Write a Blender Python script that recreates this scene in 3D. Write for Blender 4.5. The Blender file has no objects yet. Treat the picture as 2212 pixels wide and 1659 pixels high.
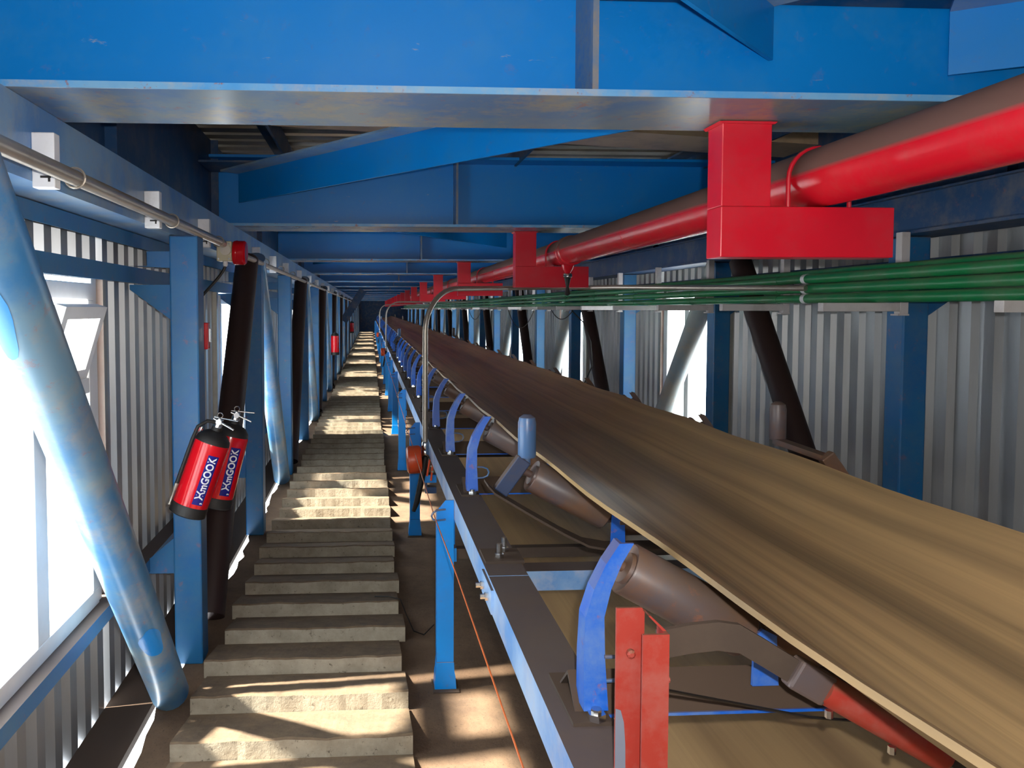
import bpy, math, random
from mathutils import Vector, Matrix

random.seed(7)
S = bpy.context.scene
COL = S.collection

# ------------------------------------------------------------------ camera
F_PX, PX0, PY0, VX, VY, EYE = 1720.0, 903.0, 750.0, 800.0, 667.0, 1.6
n = math.sqrt((VX-PX0)**2 + (VY-PY0)**2 + F_PX**2)
psi = math.asin((PX0-VX)/n)
phi = math.acos(F_PX/n/math.cos(psi))
RV = Vector((math.cos(psi), -math.sin(psi), 0))
FV = Vector((math.sin(psi)*math.cos(phi), math.cos(psi)*math.cos(phi), -math.sin(phi)))
UV_ = RV.cross(FV)
cd = bpy.data.cameras.new('camera')
cam = bpy.data.objects.new('camera', cd)
COL.objects.link(cam)
cd.sensor_width = 36.0
cd.lens = F_PX/2212*36.0
cd.shift_x = (1106-PX0)/2212
cd.shift_y = -(829.5-PY0)/2212
cd.clip_start = 0.02
cd.clip_end = 300
M = Matrix((RV, UV_, -FV)).transposed().to_4x4()
M.translation = Vector((0, 0, EYE))
cam.matrix_world = M
S.camera = cam

# ------------------------------------------------------------------ light
S.view_settings.view_transform = 'Standard'
S.view_settings.look = 'None'
S.view_settings.exposure = 0.14
S.view_settings.gamma = 1.0
S.view_settings.use_curve_mapping = False
W = bpy.data.worlds.new('sky')
S.world = W
W.use_nodes = True
bg = W.node_tree.nodes['Background']
bg.inputs[0].default_value = (0.93, 0.97, 1.0, 1)
bg.inputs[1].default_value = 9.0
sd = bpy.data.lights.new('sun', 'SUN')
sd.energy = 42.0
sd.angle = math.radians(2.4)
sd.color = (1.0, 0.91, 0.77)
sun = bpy.data.objects.new('sun', sd)
COL.objects.link(sun)
sun.rotation_euler = Vector((1.0, 0.16, -1.0)).to_track_quat('-Z', 'Y').to_euler()
sun.location = (-8, 0, 9)
fd = bpy.data.lights.new('camera_flash', 'POINT')
fd.energy = 128.0
fd.shadow_soft_size = 0.012
fd.color = (1.0, 0.97, 0.93)
fl = bpy.data.objects.new('camera_flash', fd)
COL.objects.link(fl)
fl.location = Vector((0, 0, EYE)) + RV*0.045 + UV_*0.045 + FV*0.02

# ------------------------------------------------------------------ materials
def srgb(r, g, b):
    f = lambda c: (c/255/12.92 if c/255 <= 0.04045 else ((c/255+0.055)/1.055)**2.4)
    return (f(r), f(g), f(b), 1)

def new_mat(name):
    m = bpy.data.materials.new(name)
    m.use_nodes = True
    nt = m.node_tree
    b = nt.nodes['Principled BSDF']
    return m, nt, b

def noise(nt, scale, detail=4, rough=0.6, vec=None, stretch=None):
    g = nt.nodes.new('ShaderNodeNewGeometry')
    src = g.outputs['Position']
    if stretch:
        mp = nt.nodes.new('ShaderNodeMapping')
        mp.inputs['Scale'].default_value = stretch
        nt.links.new(src, mp.inputs['Vector'])
        src = mp.outputs['Vector']
    t = nt.nodes.new('ShaderNodeTexNoise')
    t.inputs['Scale'].default_value = scale
    t.inputs['Detail'].default_value = detail
    t.inputs['Roughness'].default_value = rough
    nt.links.new(src, t.inputs['Vector'])
    return t.outputs['Fac']

def ramp(nt, fac, a, b):
    r = nt.nodes.new('ShaderNodeMapRange')
    r.inputs['From Min'].default_value = a
    r.inputs['From Max'].default_value = b
    nt.links.new(fac, r.inputs['Value'])
    return r.outputs['Result']

def mul(nt, a, k):
    m = nt.nodes.new('ShaderNodeMath'); m.operation = 'MULTIPLY'
    nt.links.new(a, m.inputs[0])
    if isinstance(k, (int, float)):
        m.inputs[1].default_value = k
    else:
        nt.links.new(k, m.inputs[1])
    return m.outputs[0]

def mix(nt, fac, a, b):
    m = nt.nodes.new('ShaderNodeMix'); m.data_type = 'RGBA'
    if isinstance(fac, (int, float)):
        m.inputs[0].default_value = fac
    else:
        nt.links.new(fac, m.inputs[0])
    for v, i in ((a, 6), (b, 7)):
        if isinstance(v, tuple):
            m.inputs[i].default_value = v
        else:
            nt.links.new(v, m.inputs[i])
    return m.outputs[2]

def bump(nt, b, fac, strength, dist=0.01):
    bp = nt.nodes.new('ShaderNodeBump')
    bp.inputs['Strength'].default_value = strength
    bp.inputs['Distance'].default_value = dist
    nt.links.new(fac, bp.inputs['Height'])
    nt.links.new(bp.outputs['Normal'], b.inputs['Normal'])

DUST = srgb(104, 84, 62)

def painted(name, col, rough=0.38, dust=0.85, grime=0.35, rust=0.0, grimecol=srgb(120, 110, 96), d0=0.30, d1=0.62, fade=None, dustcol=DUST, scratch=0):
    """paint with smudges, rust flecks and the dust that has settled on upward faces"""
    m, nt, b = new_mat(name)
    c = col
    if fade:
        c = mix(nt, mul(nt, ramp(nt, noise(nt, 3.1, 6), 0.40, 0.60), 0.7), c, fade)
    if grime:
        c = mix(nt, mul(nt, ramp(nt, noise(nt, 5.0, 8, 0.72), 0.47, 0.66), grime), c, grimecol)
    if scratch:
        c = mix(nt, mul(nt, ramp(nt, noise(nt, 6.0, 5, 0.8, stretch=(1.0, 1.0, 3.5)), 0.66, 0.74), scratch), c, srgb(170, 170, 160))
    if rust:
        c = mix(nt, mul(nt, ramp(nt, noise(nt, 17.0, 5, 0.75), 0.60, 0.68), rust), c, srgb(150, 84, 50))
    if dust:
        g = nt.nodes.new('ShaderNodeNewGeometry')
        s = nt.nodes.new('ShaderNodeSeparateXYZ')
        nt.links.new(g.outputs['Normal'], s.inputs[0])
        up = mul(nt, ramp(nt, s.outputs['Z'], d0, d1), dust)
        c = mix(nt, up, c, dustcol)
        r = nt.nodes.new('ShaderNodeMapRange')
        r.inputs['To Min'].default_value = rough
        r.inputs['To Max'].default_value = 0.9
        nt.links.new(up, r.inputs['Value'])
        nt.links.new(r.outputs['Result'], b.inputs['Roughness'])
    else:
        b.inputs['Roughness'].default_value = rough
    nt.links.new(c, b.inputs['Base Color']) if not isinstance(c, tuple) else setattr(b.inputs['Base Color'], 'default_value', c)
    bump(nt, b, noise(nt, 60, 3), 0.05, 0.002)
    return m

def metal(name, col, rough=0.4, metallic=0.85, grime=0.3, gcol=srgb(110, 100, 88), stretch=None):
    m, nt, b = new_mat(name)
    c = mix(nt, mul(nt, ramp(nt, noise(nt, 4.0, 6, 0.65, stretch=stretch), 0.45, 0.75), grime), col, gcol)
    nt.links.new(c, b.inputs['Base Color'])
    b.inputs['Metallic'].default_value = metallic
    b.inputs['Roughness'].default_value = rough
    return m

def plain(name, col, rough=0.5, metallic=0.0):
    m, nt, b = new_mat(name)
    c = mix(nt, mul(nt, ramp(nt, noise(nt, 9, 4), 0.4, 0.8), 0.25), col, tuple(x*0.6 for x in col[:3])+(1,))
    nt.links.new(c, b.inputs['Base Color'])
    b.inputs['Roughness'].default_value = rough
    b.inputs['Metallic'].default_value = metallic
    return m

BLUE = srgb(0, 126, 210)
blue = painted('blue_paint', BLUE, 0.36, grime=0.2, rust=0.10, grimecol=srgb(70, 140, 190), scratch=0.5)
blue_column = painted('worn_blue_paint', srgb(10, 92, 150), 0.45, grime=0.3, rust=0.3, fade=srgb(34, 104, 146), grimecol=srgb(90, 110, 122))
blue_tube = painted('chalky_blue_paint', srgb(58, 116, 166), 0.33, dust=0.25, grime=0.55, rust=0.35, fade=srgb(118, 146, 158), grimecol=srgb(150, 140, 122))
blue_bright = painted('bright_blue_paint', srgb(0, 135, 225), 0.35, grime=0.12, rust=0.2)
blue_bracket = painted('royal_blue_paint', srgb(14, 92, 196), 0.38, grime=0.55, rust=0.5, dust=0.6, grimecol=srgb(110, 140, 180))
blue_dark = painted('deep_blue_paint', srgb(10, 58, 100), 0.45, grime=0.4, rust=0.3)
flange_grey = painted('flange_dirt_reflection_paint', srgb(112, 126, 138), 0.27, dust=0.3, grime=0.75, rust=0.4, fade=srgb(72, 108, 156), grimecol=srgb(150, 136, 112))  # grey-tan stands for dirt plus floor reflection painted into the flange
pale_chord = painted('pale_dirty_flashlit_blue', srgb(126, 160, 192), 0.33, dust=0.3, grime=0.5, rust=0.2, fade=srgb(60, 115, 180), grimecol=srgb(170, 165, 150))  # paleness is dirt plus flash light painted into the blue
red = painted('signal_red_paint', srgb(205, 22, 40), 0.24, dust=0.92, grime=0.12, rust=0.05, d0=-0.06, d1=0.10, dustcol=srgb(84, 72, 62))
red_box = painted('hanger_red_paint', srgb(208, 20, 44), 0.32, dust=0.7, grime=0.3, rust=0.1, grimecol=srgb(190, 70, 80), d0=0.45, d1=0.8)
red_primer = painted('orange_red_primer', srgb(150, 44, 32), 0.6, dust=0.6, grime=0.55, grimecol=srgb(150, 96, 88))
maroon = painted('dark_maroon_tube', srgb(40, 20, 20), 0.55, dust=0.1, grime=0.2, grimecol=srgb(52, 36, 32))  # one even near-black maroon for the tubes rising away from the viewer
jamb_red = painted('red_oxide_paint', srgb(120, 48, 36), 0.6, dust=0.4)
green = painted('green_conduit_paint', srgb(16, 116, 66), 0.36, dust=0.6, grime=0.45, grimecol=srgb(100, 120, 92), dustcol=srgb(96, 116, 84), d0=0.45, d1=0.9)
galv = metal('galvanised_sheet', srgb(172, 175, 178), 0.40, 0.6, 0.4, stretch=(1, 1, 0.15))
galv_dirty = metal('dusty_galvanised', srgb(170, 165, 155), 0.42, 0.7, 0.45)
conduit_mat = metal('grey_conduit_steel', srgb(176, 168, 158), 0.38, 0.7, 0.4, srgb(120, 104, 84))
white_paint = painted('white_bracket_paint', srgb(222, 222, 226), 0.5, dust=0.5, grime=0.25)
tray_grey = painted('grey_channel_paint', srgb(190, 184, 184), 0.45, dust=0.3, grime=0.35)
upvc = plain('white_window_frame', srgb(232, 232, 232), 0.4)
rubber_black = plain('black_rubber', srgb(26, 24, 24), 0.6)
chrome = metal('bright_bolt_steel', srgb(215, 215, 215), 0.22, 1.0, 0.1)
rusty = painted('rusty_roller_steel', srgb(92, 72, 60), 0.42, dust=0.3, grime=0.7, rust=0.35, grimecol=srgb(112, 76, 52), fade=srgb(78, 76, 86))
dusty_steel = painted('dust_caked_steel', srgb(64, 52, 44), 0.75, dust=0.9, grime=0.3, dustcol=srgb(76, 60, 48), grimecol=srgb(84, 70, 58))
grey_smear = plain('grey_primer_smear', srgb(112, 118, 134), 0.7)
edge_blue = painted('pale_edge_paint', srgb(70, 150, 215), 0.4, dust=0.5, grime=0.6, rust=0.9, fade=srgb(130, 175, 205), grimecol=srgb(190, 170, 140))
orange = painted('orange_plastic', srgb(220, 70, 20), 0.35, dust=0.2, grime=0.25)
beige = plain('beige_box_plastic', srgb(196, 188, 160), 0.5)
ext_red = plain('extinguisher_red', srgb(200, 14, 28), 0.18)
navy = plain('navy_label', srgb(20, 28, 120), 0.3)
letter = plain('white_lettering', srgb(225, 225, 230), 0.4)
cord_mat = plain('orange_cord', srgb(205, 100, 40), 0.5)
wire_mat = plain('black_wire', srgb(28, 24, 22), 0.5)
tan_metal = painted('tan_purlin', srgb(200, 172, 138), 0.4, dust=0.0, grime=0.4, grimecol=srgb(120, 100, 80))

def concrete_mat():
    m, nt, b = new_mat('rough_concrete')
    c = mix(nt, ramp(nt, noise(nt, 7, 8, 0.7), 0.3, 0.7), srgb(176, 166, 148), srgb(136, 126, 110))
    pits = ramp(nt, noise(nt, 48, 5, 0.7), 0.60, 0.68)
    c = mix(nt, mul(nt, pits, 0.7), c, srgb(70, 62, 52))
    g = nt.nodes.new('ShaderNodeNewGeometry')
    s = nt.nodes.new('ShaderNodeSeparateXYZ')
    nt.links.new(g.outputs['True Normal'], s.inputs[0])
    up = mul(nt, ramp(nt, s.outputs['Z'], 0.4, 0.8), 0.9)
    dustc = mix(nt, ramp(nt, noise(nt, 12, 6, 0.7), 0.3, 0.7), srgb(122, 100, 76), srgb(88, 70, 54))
    c = mix(nt, up, c, dustc)
    nt.links.new(c, b.inputs['Base Color'])
    b.inputs['Roughness'].default_value = 0.92
    bump(nt, b, noise(nt, 45, 6, 0.7), 0.5, 0.006)
    return m
concrete = concrete_mat()

def dusty_floor_mat():
    m, nt, b = new_mat('dusty_floor')
    c = mix(nt, ramp(nt, noise(nt, 3.5, 8, 0.7), 0.3, 0.7), srgb(118, 94, 72), srgb(82, 64, 50))
    c = mix(nt, mul(nt, ramp(nt, noise(nt, 90, 2), 0.62, 0.7), 0.6), c, srgb(60, 48, 40))
    nt.links.new(c, b.inputs['Base Color'])
    b.inputs['Roughness'].default_value = 0.95
    bump(nt, b, noise(nt, 30, 6, 0.7), 0.45, 0.008)
    return m
dusty_floor = dusty_floor_mat()

def belt_mat(name, light, dark, streak, lines=()):
    m, nt, b = new_mat(name)
    f1 = noise(nt, 1.0, 4, 0.6, stretch=(9, 0.16, 3))
    f2 = noise(nt, 1.0, 3, 0.6, stretch=(38, 0.25, 3))
    c = mix(nt, ramp(nt, f1, 0.36, 0.66), light, dark)
    c = mix(nt, mul(nt, ramp(nt, f2, 0.5, 0.72), streak), c, tuple(x*0.45 for x in dark[:3])+(1,))
    nt.links.new(c, b.inputs['Base Color'])
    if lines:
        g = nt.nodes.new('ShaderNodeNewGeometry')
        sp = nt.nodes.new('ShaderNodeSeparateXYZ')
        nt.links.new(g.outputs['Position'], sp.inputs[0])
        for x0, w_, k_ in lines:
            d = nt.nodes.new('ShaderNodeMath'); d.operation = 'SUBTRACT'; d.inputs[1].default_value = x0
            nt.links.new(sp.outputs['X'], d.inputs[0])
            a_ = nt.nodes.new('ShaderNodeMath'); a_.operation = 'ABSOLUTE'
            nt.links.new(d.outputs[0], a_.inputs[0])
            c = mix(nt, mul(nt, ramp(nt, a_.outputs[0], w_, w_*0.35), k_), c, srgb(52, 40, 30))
    b.inputs['Roughness'].default_value = 0.42
    bump(nt, b, f2, 0.08, 0.003)
    return m
belt_top = belt_mat('worn_belt_rubber', srgb(180, 150, 104), srgb(124, 104, 76), 0.4, ((1.372, 0.013, 0.6), (1.345, 0.009, 0.5), (0.81, 0.14, 0.72), (1.0, 0.06, 0.42), (1.13, 0.04, 0.3), (1.24, 0.025, 0.25)))  # broad valley line: belt stain with shade of the trough fold painted in
belt_ret = belt_mat('dusty_lit_return_rubber', srgb(190, 158, 114), srgb(160, 130, 94), 0.2)  # dusty rubber, with sun and flash light painted into its lighter tone

def glass_mat():
    m, nt, b = new_mat('window_glass')
    nt.nodes.remove(b)
    o = nt.nodes['Material Output']
    t = nt.nodes.new('ShaderNodeBsdfTransparent'); t.inputs[0].default_value = (0.95, 0.97, 0.97, 1)
    g = nt.nodes.new('ShaderNodeBsdfGlossy'); g.inputs['Roughness'].default_value = 0.03
    mx = nt.nodes.new('ShaderNodeMixShader'); mx.inputs[0].default_value = 0.07
    nt.links.new(t.outputs[0], mx.inputs[1]); nt.links.new(g.outputs[0], mx.inputs[2])
    nt.links.new(mx.outputs[0], o.inputs[0])
    return m
glass = glass_mat()

# ------------------------------------------------------------------ mesh helpers
class MB:
    def __init__(s):
        s.v, s.f = [], []
    def add(s, vs, fs):
        o = len(s.v)
        s.v += [tuple(v) for v in vs]
        s.f += [tuple(i+o for i in f) for f in fs]
        return s
    def box(s, x0, x1, y0, y1, z0, z1):
        vs = [(x, y, z) for z in (z0, z1) for y in (y0, y1) for x in (x0, x1)]
        return s.add(vs, [(0, 2, 3, 1), (4, 5, 7, 6), (0, 1, 5, 4), (2, 6, 7, 3), (0, 4, 6, 2), (1, 3, 7, 5)])
    def prism(s, pts, axis, a0, a1):
        """closed polygon pts extruded along axis 'x','y' or 'z'"""
        def P(p, a):
            return {'x': (a, p[0], p[1]), 'y': (p[0], a, p[1]), 'z': (p[0], p[1], a)}[axis]
        k = len(pts)
        vs = [P(p, a0) for p in pts] + [P(p, a1) for p in pts]
        fs = [tuple(range(k-1, -1, -1)), tuple(range(k, 2*k))] + [(i, (i+1) % k, k+(i+1) % k, k+i) for i in range(k)]
        return s.add(vs, fs)
    def bar(s, p, q, w, h, up=(0, 0, 1)):
        """rectangular bar from p to q, w sideways, h along up"""
        p, q = Vector(p), Vector(q)
        d = (q-p).normalized()
        u = Vector(up); sd_ = d.cross(u).normalized(); u = sd_.cross(d).normalized()
        vs = []
        for c in (p, q):
            for a, b in ((-1, -1), (1, -1), (1, 1), (-1, 1)):
                vs.append(c + sd_*a*w/2 + u*b*h/2)
        return s.add(vs, [(3, 2, 1, 0), (4, 5, 6, 7)] + [(i, (i+1) % 4, 4+(i+1) % 4, 4+i) for i in range(4)])
    def tube(s, pts, r, seg=12, cap=True):
        pts = [Vector(p) for p in pts]
        rs = r if isinstance(r, (list, tuple)) else [r]*len(pts)
        rings = []
        prev = None
        for i, p in enumerate(pts):
            d = (pts[min(i+1, len(pts)-1)] - pts[max(i-1, 0)]).normalized()
            if prev is None:
                u = Vector((0, 0, 1)) if abs(d.z) < 0.9 else Vector((1, 0, 0))
            else:
                u = prev
            a = d.cross(u).normalized(); u = a.cross(d).normalized(); prev = u
            rings.append([p + (a*math.cos(t)+u*math.sin(t))*rs[i] for t in [2*math.pi*j/seg for j in range(seg)]])
        vs = [v for rg in rings for v in rg]
        fs = [(i*seg+j, i*seg+(j+1) % seg, (i+1)*seg+(j+1) % seg, (i+1)*seg+j) for i in range(len(pts)-1) for j in range(seg)]
        if cap:
            fs += [tuple(range(seg-1, -1, -1)), tuple((len(pts)-1)*seg+j for j in range(seg))]
        return s.add(vs, fs)
    def lathe(s, prof, p, d, seg=20):
        """profile [(radius, along)] about the axis d from p"""
        p, d = Vector(p), Vector(d).normalized()
        u = Vector((0, 0, 1)) if abs(d.z) < 0.9 else Vector((1, 0, 0))
        a = d.cross(u).normalized(); u = a.cross(d).normalized()
        vs, k = [], len(prof)
        for r, h in prof:
            for j in range(seg):
                t = 2*math.pi*j/seg
                vs.append(p + d*h + (a*math.cos(t)+u*math.sin(t))*r)
        fs = [(i*seg+j, i*seg+(j+1) % seg, (i+1)*seg+(j+1) % seg, (i+1)*seg+j) for i in range(k-1) for j in range(seg)]
        fs += [tuple(range(seg-1, -1, -1)), tuple((k-1)*seg+j for j in range(seg))]
        return s.add(vs, fs)
    def build(s, name, mat, parent=None, smooth=False, bevel=0.0):
        me = bpy.data.meshes.new(name)
        me.from_pydata(s.v, [], s.f)
        me.materials.append(mat)
        me.update()
        import bmesh
        bm = bmesh.new(); bm.from_mesh(me)
        bmesh.ops.recalc_face_normals(bm, faces=bm.faces)
        if bevel:
            es = [e for e in bm.edges if len(e.link_faces) == 2 and e.calc_face_angle(0) > 0.6]
            bmesh.ops.bevel(bm, geom=es, offset=bevel, segments=2, affect='EDGES', profile=0.5)
        if smooth:
            for f_ in bm.faces:
                f_.smooth = True
            for e in bm.edges:
                if len(e.link_faces) == 2 and e.calc_face_angle(0) > 0.7:
                    e.smooth = False
        bm.to_mesh(me); bm.free()
        o = bpy.data.objects.new(name, me)
        COL.objects.link(o)
        if parent:
            o.parent = parent
        return o

def empty(name, loc=(0, 0, 0)):
    o = bpy.data.objects.new(name, None)
    o.empty_display_size = 0.1
    COL.objects.link(o)
    o.location = loc
    return o

def tag(o, label, cat, group=None):
    o['label'] = label
    o['category'] = cat
    if group:
        o['group'] = group
    return o

def struct(o, label=None):
    o['kind'] = 'structure'
    if label:
        o['label'] = label
    return o

KIDS = {}
def kids(o):
    return [c for c in COL.objects if c.parent == o] if o.name not in KIDS else KIDS[o.name]

def copy_tree(o, loc=None, parent=None, skip=()):
    ch = kids(o)
    KIDS[o.name] = ch
    c = o.copy()
    COL.objects.link(c)
    c.parent = parent
    KIDS[c.name] = []
    if loc is not None:
        c.location = loc
    for k in ch:
        if k.name.split('.')[0] in skip:
            continue
        KIDS[c.name].append(copy_tree(k, None, c, skip))
    return c

ONES = 'zeroth first second third fourth fifth sixth seventh eighth ninth tenth eleventh twelfth thirteenth fourteenth fifteenth sixteenth seventeenth eighteenth nineteenth'.split()
TENS = {2: 'twent', 3: 'thirt', 4: 'fort', 5: 'fift', 6: 'sixt'}
def nth(k):
    if k < 20:
        return ONES[k]
    t, u = divmod(k, 10)
    return TENS[t]+'ieth' if u == 0 else TENS[t]+'y-'+ONES[u]

def arc(c, a0, a1, r, n, fx, fz):
    return [Vector(c) + Vector(fx)*r*math.cos(a0+(a1-a0)*i/n) + Vector(fz)*r*math.sin(a0+(a1-a0)*i/n) for i in range(n+1)]

YEND = 58.0
PANEL = 2.15
YC = [3.81 + PANEL*k for k in range(-1, 26)]          # truss frame lines
WINL = [(1.62+4.3*k, 3.25+4.3*k) for k in range(13)]
WINR = [(2.15+4.3*k, 3.45+4.3*k) for k in range(1, 13)]
XWL, XWR = -1.13, 2.95

# ------------------------------------------------------------------ the setting
# floor slab with a ragged left edge
b = MB()
ys = [-0.6 + 0.12*i for i in range(int((YEND+0.6)/0.12)+1)]
edge = [-0.885 + random.uniform(-0.018, 0.018) + 0.012*math.sin(y*5) for y in ys]
vs, fs = [], []
for y, e in zip(ys, edge):
    vs += [(e, y, -0.08), (XWR+0.05, y, -0.08), (e+0.03, y, -0.24), (XWR+0.05, y, -0.24)]
for i in range(len(ys)-1):
    a, c = 4*i, 4*i+4
    fs += [(a, a+1, c+1, c), (a+2, c+2, c+3, a+3), (a, c, c+2, a+2), (a+1, a+3, c+3, c+1)]
fs += [(0, 2, 3, 1), (len(vs)-4, len(vs)-3, len(vs)-1, len(vs)-2)]
b.add(vs, fs)
floor = struct(b.build('floor', dusty_floor), 'dusty brown concrete gallery floor')

# concrete steps of the walkway
variants = []
for q in range(8):
    b = MB()
    N = 30
    xs = [-0.742 + 0.899*i/N for i in range(N+1)]
    l0, r0 = random.uniform(-0.012, 0.012), random.uniform(-0.012, 0.012)
    wv = [random.uniform(0, 6.3) for _ in range(4)]
    jj = [0.0035*math.sin(i*0.31+wv[0]) + 0.0025*math.sin(i*0.83+wv[1]) + 0.0015*math.sin(i*1.9+wv[2]) + random.uniform(-0.0012, 0.0012) for i in range(N+1)]
    vs, fs = [], []
    for i, x in enumerate(xs):
        xx = x + (l0 if i == 0 else r0 if i == N else 0)
        j = jj[i]
        j2 = j*0.4
        vs += [(xx, 0.006+j*0.5, -0.005+j2), (xx, 0.016+j, 0.0+j2), (xx, 0.345, -0.070), (xx, 0.003+j*0.6, -0.079), (xx, 0.345, -0.079)]
    for i in range(N):
        a, c = 5*i, 5*i+5
        fs += [(a, c, c+1, a+1), (a+1, c+1, c+2, a+2), (a+3, c+3, c, a), (a+2, c+2, c+4, a+4), (a+4, c+4, c+3, a+3)]
    fs += [(0, 1, 2, 4, 3), (5*N, 5*N+3, 5*N+4, 5*N+2, 5*N+1)]
    b.add(vs, fs)
    variants.append(b.build('concrete_step', concrete).data)
    bpy.data.objects.remove(COL.objects[-1])
k = 0
y = 2.905 - 0.344*4
while y < YEND-1:
    o = bpy.data.objects.new('concrete_step', variants[random.randrange(8)])
    COL.objects.link(o)
    o.parent = floor
    o.location = (random.uniform(-0.008, 0.008), y, 0.0)
    y += 0.3445
    k += 1

def sheet(name, parent, X, y0, y1, z0, z1, out, mat=galv, pitch=0.15):
    """one corrugated sheet in the wall plane X, ribs vertical; out=+1/-1 rib direction"""
    prof = []
    yy = math.floor(y0/pitch)*pitch
    while yy < y1+pitch:
        prof += [(yy, 0), (yy+0.065, 0), (yy+0.080, 0.034), (yy+0.135, 0.034)]
        yy += pitch
    P = [(a, d) for a, d in prof if y0 <= a <= y1]
    P = [(y0, P[0][1])] + P + [(y1, P[-1][1])]
    vs = []
    for a, d in P:
        vs += [(X+out*d, a, z0), (X+out*d, a, z1)]
    fs = [(2*i, 2*i+2, 2*i+3, 2*i+1) for i in range(len(P)-1)]
    m = MB().add(vs, fs)
    k = len(vs)
    m.add([(v[0]+out*0.002, v[1], v[2]) for v in vs], [tuple(reversed(f)) for f in fs])
    return m.build(name, mat, parent)

ZW0, ZW1 = -0.45, 2.75
ZWIN0, ZWIN1 = 0.41, 1.70
def wall(name, X, wins, out, lab):
    w = struct(empty(name, (X, 0, ZW0)), lab)
    def sh(*a):
        o = sheet('corrugated_sheet', None, 0, a[0], a[1], a[2]-ZW0, a[3]-ZW0, out)
        o.parent = w
    prev = -0.7
    for (a, c) in wins:
        a2, c2 = a-0.12, c+0.12
        mid = (prev+a2)/2
        if a2-prev > 1.8:
            sh(prev, mid, ZW0, ZW1); sh(mid, a2, ZW0, ZW1)
        else:
            sh(prev, a2, ZW0, ZW1)
        sh(a2, c2, ZW0, ZWIN0-0.02); sh(a2, c2, ZWIN1+0.02, ZW1)
        prev = c2
    sh(prev, YEND, ZW0, ZW1)
    return w
wall('wall_left', XWL, WINL, -1, 'galvanised corrugated sheet wall beside the stepped walkway')
wall('wall_right', XWR, WINR, 1, 'galvanised corrugated sheet wall beyond the conveyor belt')
b = MB().box(XWL-0.1, XWR+0.1, YEND, YEND+0.08, -0.3, 2.75)
struct(b.build('wall_back', blue_dark), 'dark blue end wall at the far end of the gallery')
b = MB().box(XWL-0.1, XWR+0.1, -0.78, -0.7, -0.3, 2.75)
struct(b.build('wall_front', galv_dirty), 'wall behind the viewer')

# windows
def window(idx, X, y0, y1, out, lab, vent, sash=True):
    r = struct(empty('window_%d' % idx, (X, y0, ZWIN0)), lab)
    L, H_ = y1-y0, ZWIN1-ZWIN0
    t0, t1 = (-0.055, 0.03) if out < 0 else (-0.03, 0.055)
    fr = 0.065
    m = MB()
    m.box(t0, t1, 0, L, 0, fr); m.box(t0, t1, 0, L, H_-fr, H_)
    m.box(t0, t1, 0, fr, fr, H_-fr); m.box(t0, t1, L-fr, L, fr, H_-fr)
    m.build('frame', upvc, r, bevel=0.004)
    ym = L-0.545
    MB().box(t0, t1, ym-0.05, ym+0.05, fr, H_-fr).build('mullion', upvc, r, bevel=0.004)
    c = (t0+t1)/2
    MB().box(c-0.003, c+0.003, fr, ym-0.05, fr, H_-fr).build('pane', glass, r)
    zt = H_-0.40
    if sash:
        MB().box(t0, t1, ym+0.05, L-fr, zt-0.03, zt+0.03).build('transom', upvc, r, bevel=0.004)
    MB().box(c-0.003, c+0.003, ym+0.05, L-fr, fr, zt-0.03 if sash else H_-fr).build('pane', glass, r)
    if sash:
        # tilting vent sash, hinged at the bottom and leaning into the gallery
        s_ = empty('vent_sash', (0, 0, zt+0.03)); s_.parent = r
        hh = H_-fr-zt-0.04
        m = MB()
        a0, a1 = ym+0.055, L-fr-0.005
        m.box(-0.02, 0.02, a0, a1, 0, 0.045); m.box(-0.02, 0.02, a0, a1, hh-0.045, hh)
        m.box(-0.02, 0.02, a0, a0+0.045, 0.045, hh-0.045); m.box(-0.02, 0.02, a1-0.045, a1, 0.045, hh-0.045)
        m.build('sash_frame', upvc, s_)
        MB().box(-0.003, 0.003, a0+0.045, a1-0.045, 0.045, hh-0.045).build('sash_pane', glass, s_)
        s_.rotation_euler = (0, math.radians(vent)*(-out), 0)
    # red oxide posts of the opening
    for q, (a0, a1) in enumerate(((-0.125, -0.055), (L+0.055, L+0.125))):
        MB().box(-0.05 if out < 0 else 0.0, 0.0 if out < 0 else 0.05, a0+0.03, a1-0.01, -0.05, H_+0.05).build('jamb_post', jamb_red, r)
        MB().box(-0.03, 0.03, min(a0, a1)-0.005+q*0.06, min(a0, a1)+0.03+q*0.06, -0.03, H_+0.03).build('edge_trim', galv_dirty, r)
    for a0, a1 in ((-0.056, 0), (L, L+0.056)):
        MB().box(-0.02, 0.02, a0, a1, -0.02, H_+0.02).build('side_infill', upvc, r)
    return r
i = 1
for k, (a, c) in enumerate(WINL):
    window(i, XWL, a, c, -1, '%s white framed window along the left wall counted from the viewer' % nth(k+1), 17 if k == 0 else 0); i += 1
for k, (a, c) in enumerate(WINR):
    window(i, XWR, a, c, 1, '%s white framed window along the right wall counted from the viewer' % nth(k+1), 0, False); i += 1

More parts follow.
